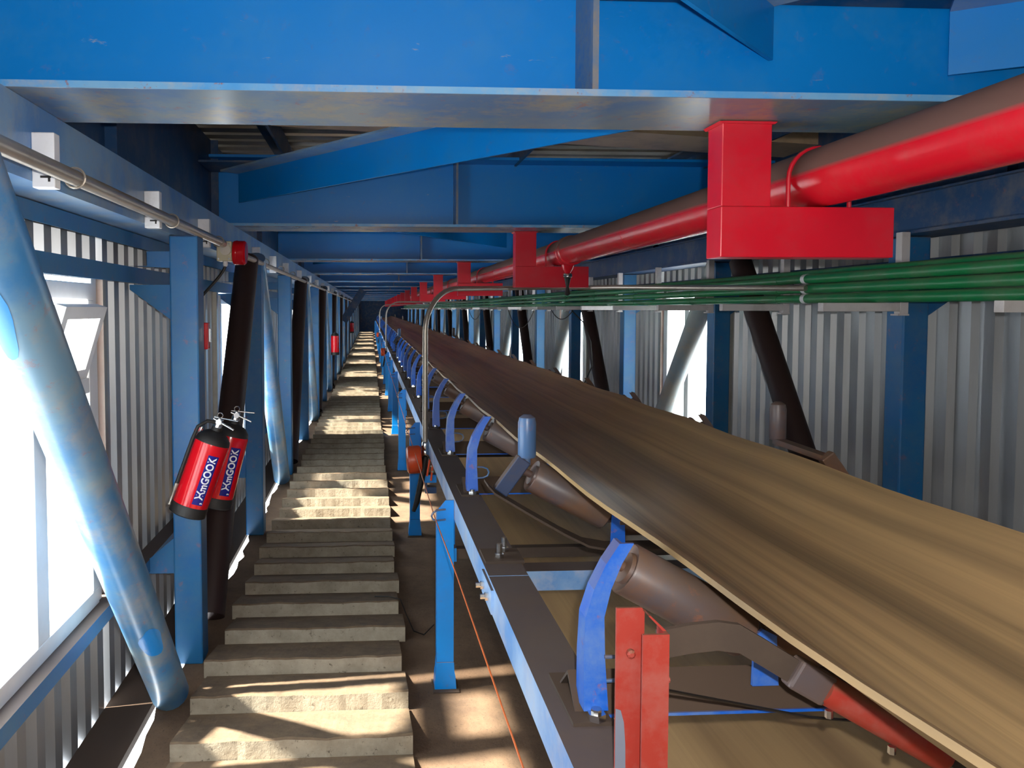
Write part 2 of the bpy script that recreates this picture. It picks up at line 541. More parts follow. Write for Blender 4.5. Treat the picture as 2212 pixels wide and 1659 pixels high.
# roof: corrugated sheets with ribs across the gallery
ceil = struct(empty('ceiling', (0, 0, 2.75)), 'dark corrugated roof over the steel beams')
def roof_sheet(k0, k1):
    P = []
    for k in range(k0, k1):
        p = k*0.2
        P += [(p, 0), (p+0.12, 0), (p+0.14, 0.035), (p+0.18, 0.035)]
    P.append((k1*0.2, 0))
    vs = []
    for a, d in P:
        vs += [(XWL-0.15, a, d), (XWR+0.15, a, d)]
    fs = [(2*i, 2*i+2, 2*i+3, 2*i+1) for i in range(len(P)-1)]
    MB().add(vs, fs).build('roof_sheet', galv_dirty, ceil)
for k in range(-4, 296, 6):
    roof_sheet(k, k+6)
for X in (-0.62, 0.95, 2.3):
    MB().prism([(X-0.07, -0.02), (X+0.07, -0.02), (X+0.07, -0.16), (X+0.055, -0.16), (X+0.055, -0.035), (X-0.07, -0.035)], 'y', -0.7, YEND).build('roof_purlin', blue_dark, ceil)

# ------------------------------------------------------------------ main steelwork
def long_beam(name, lab, cat, pts, mat, y0=-0.6, y1=YEND):
    o = MB().prism(pts, 'y', y0, y1).build(name, mat)
    return tag(o, lab, cat)
# top chords: inner web face, flanges top and bottom
def hsec(xa, xb, z0, z1, t, tw, xw):
    return [(xa, z0), (xb, z0), (xb, z0+t), (xw+tw, z0+t), (xw+tw, z1-t), (xb, z1-t), (xb, z1), (xa, z1), (xa, z1-t), (xw, z1-t), (xw, z0+t), (xa, z0+t)]
long_beam('top_chord', 'blue steel top chord above the left columns carrying the grey conduit', 'beam',
          [(-1.07, 1.94), (-0.9, 1.94), (-0.9, 2.149), (-1.07, 2.149)], pale_chord)
long_beam('top_chord', 'blue steel top chord above the right columns behind the red pipe', 'beam',
          [(2.55, 1.955), (2.80, 1.955), (2.80, 1.97), (2.60, 1.97), (2.60, 2.14), (2.80, 2.14), (2.80, 2.149), (2.55, 2.149), (2.55, 2.14), (2.58, 2.14), (2.58, 1.97), (2.55, 1.97)], blue_dark)
long_beam('bottom_chord', 'dark dusty bottom chord below floor edge along the left wall', 'beam',
          [(-1.128, -0.125), (-0.935, -0.125), (-0.935, -0.09), (-1.128, -0.09)], dusty_steel)
for X, t, nm in ((-1.062, -0.012, 'left'), (2.785, 0.012, 'right')):
    e_ = tag(empty('eaves_girder', (X, 0, 2.15)), 'dark blue eaves plate standing on the %s top chord' % nm, 'girder')
    MB().box(min(0, t), max(0, t), -0.6, YEND, 0.0, 0.575).build('web_plate', blue_dark, e_)
    for y in YC:
        if abs(y-3.81) < 0.1 or y > 5:
            MB().box(min(-t*4, 0), max(-t*4, 0), y-0.51, y-0.498, 0.0, 0.575).build('stiffener', blue_dark, e_)
# girts
for z0, z1, d in ((1.876, 1.936, 'upper blue girt along the left wall just below the top chord'),
                  (1.715, 1.785, 'lower of two high blue girts, over the left windows'),
                  (0.35, 0.41, 'blue sill girt running under the left windows')):
    long_beam('wall_girt', d, 'girt', [(-1.05, z0), (-1.05, z1), (-1.128, z1), (-1.128, z1-0.008), (-1.058, z1-0.008), (-1.058, z0)], blue_column)
for z0, z1, d in ((1.80, 1.86, 'dark blue girt along the right wall behind the green conduits'),
                  (0.35, 0.41, 'low blue girt along the right wall behind the belt')):
    long_beam('wall_girt', d, 'girt', [(2.87, z0), (2.87, z1), (2.948, z1), (2.948, z1-0.008), (2.878, z1-0.008), (2.878, z0)], blue_dark)

# columns with their gusset plates
def column(side):
    r = empty('steel_column')
    x0, x1 = (-0.065, 0.065)
    MB().box(x0, x1, -0.065, 0.065, 0, 2.018 if side < 0 else 2.033).build('post', blue_column, r, bevel=0.008)
    o = -1 if side < 0 else 1
    X1 = 0.262 if side < 0 else 0.287
    Z = 0.08
    def gus(pts):
        MB().prism([(o*p[0], p[1]+Z) for p in pts], 'y', -0.006, 0.006).build('gusset_plate', blue_column, r)
    g0 = 0.065
    gus([(g0, 1.712), (X1, 1.712), (X1, 1.69), (g0, 1.54)])
    if side < 0:
        gus([(g0, 1.868), (X1-0.08, 1.868), (X1-0.08, 1.80), (X1, 1.80), (g0, 1.79)])
    gus([(g0, 0.34), (X1-0.08, 0.34), (X1, 0.34), (X1, 0.36), (X1-0.08, 0.42), (g0, 0.52)])
    return r
cl = column(-1); cr = column(1)
for side, proto, X, nm in ((-1, cl, -0.86, 'left'), (1, cr, 2.665, 'right')):
    k0 = 0
    for k, y in enumerate(YC[1:]):
        c = proto if k == 0 else copy_tree(proto)
        c.location = (X, y, -0.08)
        lab = '%s blue steel column along the %s wall, counted from the viewer' % (nth(k+1), nm)
        if k == 0:
            lab = ('nearest blue steel column on the left, behind the fire extinguishers' if side < 0 else
                   'nearest blue steel column on the right, beyond the green conduits')
        tag(c, lab, 'column', 'blue columns of the %s truss' % nm)

# diagonal tube braces
def brace(ya, za, yb, zb, mat, X):
    L = math.hypot(yb-ya, zb-za)
    r = MB()
    r.tube([(0, 0, 0), (0, yb-ya, zb-za)], 0.078, 20)
    o = r.build('diagonal_brace', mat, None, smooth=True)
    o.location = (X, ya, za)
    return o
protoA = protoB = protoR = None
cream_tube = painted('sunlit_tube_paint', srgb(150, 152, 148), 0.4, dust=0.2, grime=0.5, rust=0.3, fade=srgb(120, 140, 150), grimecol=srgb(170, 150, 122))  # right tubes paler: sunlight painted into the tube colour
for side, X in ((-1, -0.855), (1, 2.67)):
    nm = 'left' if side < 0 else 'right'
    nl = nd = 0
    for k, y in enumerate(YC):
        if k % 2 == 1:          # bottom node
            za = -0.02
            if y < YEND-1:
                if protoA is None:
                    protoA = brace(0, 0, -1.68, 2.0, blue_tube, 0)
                    a = protoA
                elif side < 0:
                    a = protoA.copy(); COL.objects.link(a)
                elif k == 1:
                    a = None        # out of view on the right
                elif protoR is None:
                    protoR = brace(0, 0, -1.68, 2.0, cream_tube, 0)
                    a = protoR
                else:
                    a = protoR.copy(); COL.objects.link(a)
            if y < YEND-1 and a is not None:
                a.location = (X, y-0.44, -0.03)
                nl += 1
                lab = ('big near diagonal blue tube crossing the left window' if nl == 1 and side < 0 else
                       '%s pale %s diagonal tube of the %s truss, counted from the viewer' % (nth(nl), 'blue' if side < 0 else 'grey', nm))
                tag(a, lab, 'brace', 'pale diagonals of the %s truss' % nm)
            if y < YEND-1:
                if protoB is None:
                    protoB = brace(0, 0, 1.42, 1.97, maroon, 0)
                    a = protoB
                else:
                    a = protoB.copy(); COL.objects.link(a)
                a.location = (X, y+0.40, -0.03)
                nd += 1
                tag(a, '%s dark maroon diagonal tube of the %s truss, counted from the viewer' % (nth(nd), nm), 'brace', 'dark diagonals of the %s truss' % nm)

# fresh paint touch-ups on the near tube
def paint_patch(par, s0, half_s, half_a, ang):
    d = Vector((0, -1.68, 2.0)).normalized()
    loc = Vector(par.location) + d*s0
    toc = Vector((0, 0, EYE)) - loc
    e1 = (toc - d*toc.dot(d)).normalized(); e2 = d.cross(e1)
    R_ = 0.0788
    vs = [d*s0 + (e1*math.cos(ang) + e2*math.sin(ang))*R_]
    N = 22
    rings = 4
    for q in range(1, rings+1):
        for i in range(N):
            t = 2*math.pi*i/N
            w = (1+0.07*math.sin(3*t+s0*9)+0.05*math.sin(5*t))*q/rings
            a = ang + half_a*w*math.cos(t)
            vs.append(d*(s0+half_s*w*math.sin(t)) + (e1*math.cos(a)+e2*math.sin(a))*R_)
    fs = [(0, 1+i, 1+(i+1) % N) for i in range(N)]
    for q in range(rings-1):
        b0 = 1+q*N
        fs += [(b0+i, b0+N+i, b0+N+(i+1) % N, b0+(i+1) % N) for i in range(N)]
    MB().add(vs, fs).build('paint_patch', blue, par, smooth=True)
paint_patch(protoA, 0.56, 0.095, 0.55, 0.05)
paint_patch(protoA, 2.16, 0.13, 0.45, -0.75)

# roof beams
YB = [2.25, 5.56] + [9.32+3.6*k for k in range(14)]
def roof_beam(first):
    r = empty('roof_beam')
    X0, X1 = -1.06, 2.78
    MB().box(X0, X1, -0.1925, -0.19, 0.0005, 0.0175).build('flange_edge', edge_blue, r)
    MB().box(X0, X1, -0.19, 0.19, 0, 0.018).build('bottom_flange', flange_grey, r, bevel=0.002)
    MB().box(X0, X1, -0.19, 0.19, 0.45, 0.468).build('top_flange', blue, r)
    MB().box(X0, X1, -0.007, 0.007, 0.018, 0.45).build('web', blue, r)
    for x in (0.585,):
        MB().box(x-0.008, x+0.008, -0.185, -0.007, 0.018, 0.45).build('stiffener', flange_grey, r)
        MB().box(x-0.008, x+0.008, 0.007, 0.185, 0.018, 0.45).build('stiffener', blue, r)
    return r
rb = roof_beam(True)
for k, y in enumerate(YB):
    c = rb if k == 0 else copy_tree(rb)
    c.location = (0, y, 2.15)
    tag(c, 'nearest big blue cross beam filling the top of the view' if k == 0 else '%s blue roof cross beam, counted from the viewer' % nth(k+1), 'beam', 'blue roof cross beams')
# horizontal gusset plates on the near beam for the roof bracing
for pts, z in (([(0.62, 2.235), (2.2, 2.235), (2.2, 2.0), (1.9, 1.9), (1.0, 1.9), (0.62, 2.1)], 2.46),):
    o = MB().prism([(p[0], p[1]-YB[0]) for p in pts], 'z', z-2.15, z-2.15+0.012).build('gusset_plate', blue_dark, rb)
for yb in range(1, 3):
    pass

# roof bracing angles in plan
def roof_brace(p, q, lab, mat=blue, z0=2.30, zt=2.50):
    p, q = Vector(p), Vector(q)
    d = (q-p).normalized()
    L = (q-p).length
    r = empty('roof_brace', (p.x, p.y, z0))
    r.rotation_euler = (0, 0, math.atan2(d.y, d.x))
    MB().box(0, L, -0.006, 0.006, 0, zt-z0).build('vertical_leg', mat, r)
    MB().box(0, L, -0.14 if d.x > 0 else 0.006, -0.006 if d.x > 0 else 0.14, zt-z0-0.012, zt-z0).build('horizontal_leg', pale_chord, r)
    tag(r, lab, 'brace', 'roof bracing angles')
    return r
roof_brace((-0.86, 5.36), (1.56, 2.47), 'bright blue diagonal roof angle between the two nearest cross beams')
roof_brace((1.13, 2.22), (-0.9, 0.2), 'blue roof angle ending in a corner plate at the top edge', zt=2.46)
roof_brace((1.66, 2.23), (2.55, 1.68), 'blue roof angle ending at the top right corner', z0=2.27, zt=2.46)
for k in range(1, len(YB)-1):
    a, c = YB[k]+0.2, YB[k+1]-0.2
    L_ = [(-0.9, a), (1.56, c)] if k % 2 else [(-0.9, c), (1.56, a)]
    roof_brace(L_[0], L_[1], 'diagonal blue roof angle in the %s roof bay, counted from the viewer' % nth(k+1))
o = MB().box(-1.05, -0.62, 5.0, 5.37, 2.50, 2.512).build('brace_gusset', blue_dark)
tag(o, 'flat blue gusset plate at the left end of the near roof diagonal', 'plate')
# tan galvanised cross purlins under the roof sheets
for k, y in enumerate([4.66] + [YB[j]+1.9 for j in range(1, 6)]):
    m = MB()
    sk = 0.22 if k == 0 else 0.0
    for (a0, a1, z0, z1) in ((-0.42, 0.0, 2.62, 2.632), (-0.42, -0.408, 2.632, 2.735), (-0.012, 0.0, 2.632, 2.735)):
        xa, xb = XWL+0.02, XWR-0.02
        m.add([(xa, y+a0+sk*xa, z0), (xb, y+a0+sk*xb, z0), (xb, y+a1+sk*xb, z0), (xa, y+a1+sk*xa, z0),
               (xa, y+a0+sk*xa, z1), (xb, y+a0+sk*xb, z1), (xb, y+a1+sk*xb, z1), (xa, y+a1+sk*xa, z1)],
              [(0, 3, 2, 1), (4, 5, 6, 7), (0, 1, 5, 4), (1, 2, 6, 5), (2, 3, 7, 6), (3, 0, 4, 7)])
    o = m.build('cross_purlin', tan_metal)
    tag(o, '%s tan cross purlin right under the roof sheets, counted from the viewer' % nth(k+1), 'purlin', 'tan cross purlins')
# ------------------------------------------------------------------ red fire pipe and hangers
XP, ZP, RP = 1.354, 1.994, 0.0885
pipe = tag(empty('fire_pipe', (XP, 0, ZP)), 'long dusty red fire water pipe running under the roof beams', 'pipe')
MB().tube([(0, -0.6, 0), (0, YEND-2, 0)], RP, 40).build('pipe_run', red, pipe, smooth=True)
for y in (0.9, 4.0, 5.36, 8.2, 10.9, 15.5, 20.0):
    MB().lathe([(RP, -0.05), (RP+0.012, -0.045), (RP+0.012, -0.012), (RP+0.004, -0.008), (RP+0.004, 0.008), (RP+0.012, 0.012), (RP+0.012, 0.045), (RP, 0.05)] if y == 5.36 else
               [(RP, -0.006), (RP+0.0015, -0.004), (RP+0.0015, 0.004), (RP, 0.006)], (0, y, 0), (0, 1, 0), 32).build('pipe_coupling' if y == 5.36 else 'weld_seam', red, pipe, smooth=True)

def hanger():
    r = empty('pipe_hanger')
    MB().box(0, 0.150, 0, 0.10, 0.149, 0.398).build('drop_post', red_box, r, bevel=0.003)
    MB().box(0, 0.530, 0, 0.10, 0, 0.149).build('arm', red_box, r, bevel=0.003)
    MB().prism([(-0.012, 0.3945), (0.162, 0.3945), (0.155, 0.388), (-0.005, 0.388)], 'y', -0.008, 0.108).build('weld_bead', red_box, r)
    xc = XP-1.03
    zc = ZP-1.757
    R_ = RP+0.007
    pts = [(xc-R_, 0.05, 0.149)] + [(xc-R_*math.cos(t), 0.05, zc+R_*math.sin(t)) for t in [math.pi*i/14 for i in range(15)]] + [(xc+R_, 0.05, 0.149)]
    MB().tube(pts, 0.0068, 8).build('u_bolt', red_box, r, smooth=True)
    return r
hg = hanger()
for k, y in enumerate([2.30, 5.63] + [y_ + 0.02 for y_ in YB[2:]]):
    c = hg if k == 0 else copy_tree(hg)
    c.location = (1.03, y, 1.7525)
    tag(c, 'nearest red L-shaped pipe hanger under the big beam' if k == 0 else '%s red L-shaped pipe hanger, counted from the viewer' % nth(k+1), 'hanger', 'red pipe hangers')
s_ = tag(empty('sprinkler_head', (XP, 5.42, 1.90)), 'sprinkler head with chrome collar hanging below the red pipe', 'sprinkler')
MB().lathe([(0.045, 0.0), (0.035, -0.03), (0.022, -0.05), (0.018, -0.06)], (0, 0, 0), (0, 0, 1), 16).build('outlet', red, s_, smooth=True)
MB().lathe([(0.028, -0.058), (0.032, -0.064), (0.032, -0.082), (0.024, -0.088)], (0, 0, 0), (0, 0, 1), 16).build('collar', chrome, s_, smooth=True)
MB().lathe([(0.024, -0.086), (0.018, -0.11), (0.01, -0.15), (0.014, -0.17), (0.02, -0.2), (0.006, -0.21)], (0, 0, 0), (0, 0, 1), 14).build('nozzle', rubber_black, s_, smooth=True)

# ------------------------------------------------------------------ green conduits and their tray brackets
ZG = (1.655, 1.709, 1.763)
gn = ('lowest', 'middle', 'top')
for i, z in enumerate(ZG):
    r = tag(empty('green_conduit', (2.4, 0, z)), '%s of the green conduits along the right wall' % gn[i], 'conduit', 'green conduits')
    MB().tube([(0, -0.6, 0), (0, 4.25, 0)], 0.0262, 16).build('near_length', green, r, smooth=True)
    MB().tube([(0, 4.25, 0), (0, 4.285, 0)], 0.0275, 16).build('white_joint', white_paint, r, smooth=True)
    MB().tube([(0, 4.285, 0), (0, YEND-1, 0)], 0.0235, 16).build('far_length', green, r, smooth=True)
    for q in range(22):
        y = 4.55 + 1.27*q
        MB().tube([(0, y, 0), (0, y+0.16, 0)], 0.0262, 12).build('coupling', green, r, smooth=True)
r = tag(empty('green_conduit', (2.452, 0, 1.70)), 'dusty green conduit lying behind the other three', 'conduit', 'green conduits')
for z in (0.09,):
    MB().tube([(0, -0.6, z), (0, YEND-1, z)], 0.0255, 14).build('pipe_run', green, r, smooth=True)

def tray_bracket():
    r = empty('tray_bracket')
    # channel arm pointing into the gallery, open below
    MB().prism([(-0.022, 0), (0.022, 0), (0.022, 0.041), (-0.022, 0.041)], 'x', -0.40, -0.022).build('arm', tray_grey, r, bevel=0.002)
    MB().box(-0.022, 0.02, -0.022, 0.022, -0.012, 0.375).build('strut', tray_grey, r, bevel=0.002)
    MB().box(-0.035, 0.02, -0.028, 0.028, -0.02, -0.012).build('foot_plate', tray_grey, r)
    return r
tb = tray_bracket()
k = 0
y = 2.585
while y < YEND-2:
    c = tb if k == 0 else copy_tree(tb)
    c.location = (2.53, y, 1.5875)
    tag(c, '%s grey channel bracket below the green conduits, counted from the viewer' % nth(k+1), 'bracket', 'grey brackets under the green conduits')
    k += 1
    y += PANEL/2

# bent grey conduit down to the pull cord switch (near), plus two farther drops
def conduit_drop(pts, rad, lab):
    r = tag(empty('drop_conduit', pts[0]), lab, 'conduit', 'grey drop conduits')
    o = Vector(pts[0])
    MB().tube([Vector(p)-o for p in pts], rad, 14).build('bent_tube', conduit_mat, r, smooth=True)
    MB().lathe([(rad*1.05, 0), (rad*1.45, 0.008), (rad*1.45, 0.04), (rad*1.2, 0.048), (rad*1.35, 0.055), (rad*1.35, 0.09), (rad*1.0, 0.1)], (0, 0, -0.06), (0, 0, 1), 12).build('gland_nut', chrome, r, smooth=True)
    return r
bend = [(0.345+0.22-0.22*math.cos(t), 5.0+0.17-0.17*math.cos(t), 1.455+0.275*math.sin(t)) for t in [math.pi/2*i/12 for i in range(13)]]
conduit_drop([(0.345, 5.0, 0.72)] + bend + [(1.0, 5.84, 1.752), (1.2, 5.9, 1.757), (1.64, 5.86, 1.758), (1.75, 5.6, 1.755), (2.36, 4.2, 1.712)], 0.0165, 'tall bent grey conduit dropping in front of the belt')
for k, y in enumerate((17.6, 29.4)):
    bend = [(0.345+0.3-0.3*math.cos(t), y, 1.45+0.3*math.sin(t)) for t in [math.pi/2*i/8 for i in range(9)]]
    conduit_drop([(0.345, y, 0.72)] + bend + [(2.3, y, 1.757)], 0.0165, '%s bent grey drop conduit far down the gallery' % nth(k+2))

def pull_switch(y, lab):
    r = tag(empty('pull_cord_switch', (0.345, y, 0.50)), lab, 'switch', 'orange pull cord switches')
    MB().lathe([(0.070, -0.05), (0.084, -0.042), (0.088, -0.03), (0.088, 0.03), (0.080, 0.042)], (-0.068, 0, 0.145), (1, 0, 0.06), 28).build('orange_drum', orange, r, smooth=True)
    MB().box(-0.018, 0.016, 0.0, 0.06, 0.05, 0.165).build('switch_body', rubber_black, r, bevel=0.008)
    MB().tube([(0.0, -0.02, 0.165), (-0.02, -0.03, 0.05), (-0.055, -0.03, -0.12), (-0.075, -0.02, -0.18)], [0.018, 0.02, 0.018, 0.012], 10).build('cable_tail', rubber_black, r, smooth=True)
    for q, (x0, x1) in enumerate(((0.026, 0.008), (0.046, 0.034))):
        MB().bar((x0, -0.03, 0.15-q*0.01), (x1, -0.03, 0.045-q*0.03), 0.012, 0.014, (0, 1, 0)).build('lever', orange, r, bevel=0.003)
    MB().lathe([(0.009, 0), (0.013, 0.005), (0.009, 0.016)], (0.045, -0.04, 0.155), (0, 0, 1), 12).build('lever_knob', orange, r, smooth=True)
    MB().box(-0.03, 0.07, -0.02, 0.07, 0.0, 0.05).build('mounting_plate', blue_bright, r)
    MB().box(0.0, 0.07, -0.015, 0.06, -0.07, -0.03).build('lower_plate', arm_dark, r)
    MB().box(0.0, 0.012, -0.015, 0.06, -0.03, 0.0).build('plate_post', arm_dark, r)
    for dx, dz in ((0.035, 0.11), (0.042, 0.075)):
        MB().lathe([(0.007, 0), (0.007, 0.012)], (dx, -0.045, dz), (0, 1, 0), 6).build('bolt', chrome, r)
    return r
arm_dark = painted('dull_dark_blue', srgb(30, 62, 104), 0.5, dust=0.7, grime=0.4)
pull_switch(5.0, 'orange pull cord switch at the foot of the tall bent conduit')
pull_switch(17.6, 'second orange pull cord switch farther along the walkway')
pull_switch(29.4, 'third orange pull cord switch far down the gallery')

# ------------------------------------------------------------------ left wall conduit
cond = tag(empty('wall_conduit', (-0.80, 0, 1.955)), 'grey conduit running along the left top chord', 'conduit')
MB().tube([(0, -0.6, 0), (0, 4.42, 0)], 0.021, 16).build('near_tube', conduit_mat, cond, smooth=True)
MB().tube([(0, 4.76, -0.02), (0, YEND-2, -0.05)], 0.0175, 14).build('far_tube', conduit_mat, cond, smooth=True)
def cond_bracket():
    r = empty('conduit_bracket')
    m = MB().box(-0.062, -0.002, -0.04, 0.0, -0.062, 0.085)
    m.build('channel', white_paint, r, bevel=0.003)
    MB().box(-0.040, -0.012, -0.0408, -0.039, -0.036, -0.030).build('slot', rubber_black, r)
    MB().box(-0.020, -0.014, -0.0409, -0.039, -0.046, -0.036).build('slot', rubber_black, r)
    pts = [(0.038+0.027*math.cos(t), -0.005, -0.030+0.027*math.sin(t)) for t in [2*math.pi*i/18 for i in range(19)]]
    MB().tube(pts, 0.0035, 6).build('saddle_clip', conduit_mat, r, smooth=True)
    MB().box(-0.004, 0.014, -0.012, 0.002, -0.036, -0.024).build('clip_tab', conduit_mat, r)
    return r
cbk = cond_bracket()
ybs = [2.24, 3.30, 4.29, 6.2, 7.25, 8.33, 9.9, 11.5, 13.1, 14.7, 16.5, 18.5, 20.5, 23, 26]
for k, y in enumerate(ybs):
    c = cbk if k == 0 else copy_tree(cbk)
    c.location = (-0.838, y, 1.985)
    tag(c, '%s white slotted bracket holding the left conduit, counted from the viewer' % nth(k+1), 'bracket', 'white brackets of the left conduit')
for k, y in enumerate(ybs):
    pass
# little standoffs join each bracket to the chord
    
# siren with junction box
sr = tag(empty('warning_siren', (-0.80, 4.6, 1.92)), 'red drum siren with beige junction box on the left conduit', 'siren')
MB().lathe([(0.052, 0.0), (0.066, 0.004), (0.069, 0.012), (0.069, 0.064), (0.06, 0.074)], (0.02, 0.02, 0.0), (1, 0, -0.03), 28).build('red_drum', ext_red, sr, smooth=True)
MB().lathe([(0.070, 0.018), (0.0705, 0.02), (0.0705, 0.022), (0.070, 0.024)], (0.02, 0.02, 0.0), (1, 0, -0.03), 28).build('drum_rim', ext_red, sr, smooth=True)
MB().box(-0.062, 0.022, -0.05, 0.05, -0.052, 0.06).build('junction_box', beige, sr, bevel=0.006)
for dx, dz in ((-0.05, 0.045), (0.008, 0.045), (-0.05, -0.04), (0.008, -0.04)):
    MB().lathe([(0.005, 0), (0.005, 0.004)], (dx, -0.051, dz), (0, -1, 0), 8).build('screw', chrome, sr)
MB().lathe([(0.03, 0), (0.03, 0.012)], (-0.01, -0.05, 0.01), (0, -1, 0), 16).build('cable_entry', conduit_mat, sr, smooth=True)
MB().lathe([(0.014, 0), (0.014, -0.022), (0.01, -0.03)], (-0.02, -0.01, -0.05), (0, 0, 1), 10).build('cable_gland', letter, sr, smooth=True)
pts = []
for i in range(15):
    t = i/14
    pts.append((-0.82 - 0.14*t - 0.02*math.sin(t*3), 4.59 + 0.02*t, 1.84 - 0.02*t - 0.22*t**0.8*(1-0.3*t)))
o = MB().tube(pts, 0.0085, 8).build('siren_cable', wire_mat, None, smooth=True)
tag(o, 'black cable curving from the siren down to the left wall', 'cable')
# small red call box behind the near column
rbx = tag(empty('alarm_box', (-0.815, 3.877, 1.405)), 'small red alarm box fixed to the near left column', 'box')
MB().box(-0.036, 0.036, 0.0, 0.05, 0, 0.128).build('housing', ext_red, rbx, bevel=0.004)
MB().box(0.036, 0.046, 0.012, 0.035, 0.035, 0.10).build('side_latch', chrome, rbx, bevel=0.002)

# ------------------------------------------------------------------ fire extinguishers
def text_mesh(s, size):
    cu = bpy.data.curves.new('lettering', 'FONT')
    cu.body = s
    cu.size = size
    cu.align_x = 'CENTER'
    cu.align_y = 'CENTER'
    cu.resolution_u = 4
    cu.offset = 0.0011
    o = bpy.data.objects.new('lettering_source', cu)
    COL.objects.link(o)
    dg = bpy.context.evaluated_depsgraph_get()
    me = bpy.data.meshes.new_from_object(o.evaluated_get(dg))
    bpy.data.objects.remove(o)
    bpy.data.curves.remove(cu)
    return me

def extinguisher(detail=True):
    r = empty('fire_extinguisher')
    R_ = 0.0815
    MB().lathe([(R_-0.002, 0.04), (R_, 0.05), (R_, 0.335), (R_*0.97, 0.35)], (0, 0, 0), (0, 0, 1), 36).build('body', ext_red, r, smooth=True)
    MB().lathe([(R_*0.9, 0.0), (R_*1.03, 0.006), (R_*1.03, 0.048), (R_*1.0, 0.052)], (0, 0, 0), (0, 0, 1), 36).build('foot_ring', rubber_black, r, smooth=True)
    MB().lathe([(R_*0.985, 0.346), (R_*0.93, 0.366), (R_*0.72, 0.386), (R_*0.45, 0.398), (0.026, 0.402), (0.024, 0.418)], (0, 0, 0), (0, 0, 1), 32).build('shoulder', rubber_black, r, smooth=True)
    if not detail:
        return r
    MB().lathe([(0.02, 0.416), (0.02, 0.44), (0.016, 0.446), (0.016, 0.46)], (0, 0, 0), (0, 0, 1), 14).build('valve', chrome, r, smooth=True)
    MB().bar((-0.03, -0.005, 0.452), (0.075, -0.005, 0.43), 0.018, 0.007).build('carry_handle', chrome, r, bevel=0.002)
    MB().bar((-0.03, -0.005, 0.46), (0.08, -0.005, 0.475), 0.016, 0.005).build('squeeze_lever', chrome, r, bevel=0.002)
    MB().lathe([(0.013, 0), (0.013, 0.012)], (0, -0.018, 0.445), (0, -1, 0), 14).build('pressure_gauge', letter, r, smooth=True)
    pts = [(0.012*math.cos(t)-0.005, -0.012, 0.475+0.012*math.sin(t)) for t in [2*math.pi*i/12 for i in range(13)]]
    MB().tube(pts, 0.002, 6).build('safety_ring', chrome, r, smooth=True)
    a = math.radians(-152)
    hx, hy = (R_+0.012)*math.cos(a), (R_+0.012)*math.sin(a)
    MB().tube([(-0.01, -0.01, 0.44), (hx*0.6, hy*0.6, 0.435), (hx*0.95, hy*0.95, 0.40), (hx, hy, 0.34), (hx, hy, 0.13)], 0.0085, 10).build('hose', rubber_black, r, smooth=True)
    nz = MB().lathe([(0.0095, 0.13), (0.0095, 0.10), (0.006, 0.095), (0.006, 0.04), (0.009, 0.03)], (hx, hy, 0), (0, 0, 1), 10).build('hose_nozzle', galv_dirty, r, smooth=True)
    # blue label wrapped on the body, lettering upward
    ac = math.radians(-62)
    w, z0, z1 = 0.050, 0.070, 0.300
    vs, fs = [], []
    for i in range(9):
        t = ac + (i/8-0.5)*w/R_
        for z in (z0, z1):
            vs.append(((R_+0.0008)*math.cos(t), (R_+0.0008)*math.sin(t), z))
    fs = [(2*i, 2*i+2, 2*i+3, 2*i+1) for i in range(8)]
    lb = MB().add(vs, fs).build('label', navy, r, smooth=True)
    me = text_mesh(', \u0416mGOOK', 0.044)
    xs = [v.co.x for v in me.vertices]; sc = (z1-z0-0.012)/(max(xs)-min(xs)); mid = (max(xs)+min(xs))/2
    for v in me.vertices:
        u, q = (v.co.x-mid)*sc, v.co.y*1.12
        t = ac - q/R_
        v.co = ((R_+0.0016)*math.cos(t), (R_+0.0016)*math.sin(t), (z0+z1)/2+u)
    me.materials.clear(); me.materials.append(letter)
    o = bpy.data.objects.new('lettering', me); COL.objects.link(o); o.parent = lb
    return r
ex = extinguisher()
ex.location = (-0.838, 3.645, 0.665)
ex.rotation_euler = (math.radians(-3), math.radians(19.5), 0)
tag(ex, 'larger near red fire extinguisher with black hose hanging on the left column', 'extinguisher', 'hanging fire extinguishers')
e2 = copy_tree(ex)
for o in kids(e2):
    if o.name.startswith('hose'):
        bpy.data.objects.remove(o)
KIDS.pop(e2.name, None)
e2.location = (-0.748, 3.80, 0.662)
e2.rotation_euler = (math.radians(-3), math.radians(14.5), math.radians(6))
tag(e2, 'red fire extinguisher half hidden behind the near one', 'extinguisher', 'hanging fire extinguishers')
hk = tag(empty('extinguisher_hook', (-0.80, 3.745, 1.03)), 'small red steel hook holding the extinguishers on the column', 'hook')
MB().lathe([(0.022, 0), (0.022, -0.006)], (0, 0, 0.0), (0, 1, 0), 12).build('base_disc', ext_red, hk)
MB().tube([(0, -0.005, 0), (0, -0.05, 0.0), (0.02, -0.065, 0.01), (0.03, -0.065, 0.03)], 0.004, 8).build('hook_rod', chrome, hk, smooth=True)
e3 = extinguisher(False)
for k, (y, x) in enumerate(((16.6, -0.735), (31.6, -0.735))):
    c = e3 if k == 0 else copy_tree(e3)
    c.location = (x, y, 0.64)
    c.scale = (1.05, 1.05, 1.15)
    tag(c, '%s red fire extinguisher hanging on a far left column' % ('nearer dark' if k == 0 else 'farther dark'), 'extinguisher', 'hanging fire extinguishers')
# blue knee brace far on the left
o = MB().bar((-0.76, 22.6, 1.25), (-0.2, 22.6, 2.13), 0.05, 0.22, (1, 0, 0)).build('knee_brace', blue_dark)
tag(o, 'wide slanting blue knee plate far down on the left', 'brace')

# ------------------------------------------------------------------ conveyor
XCV = 1.02
def mir(x):
    return 2*XCV-x
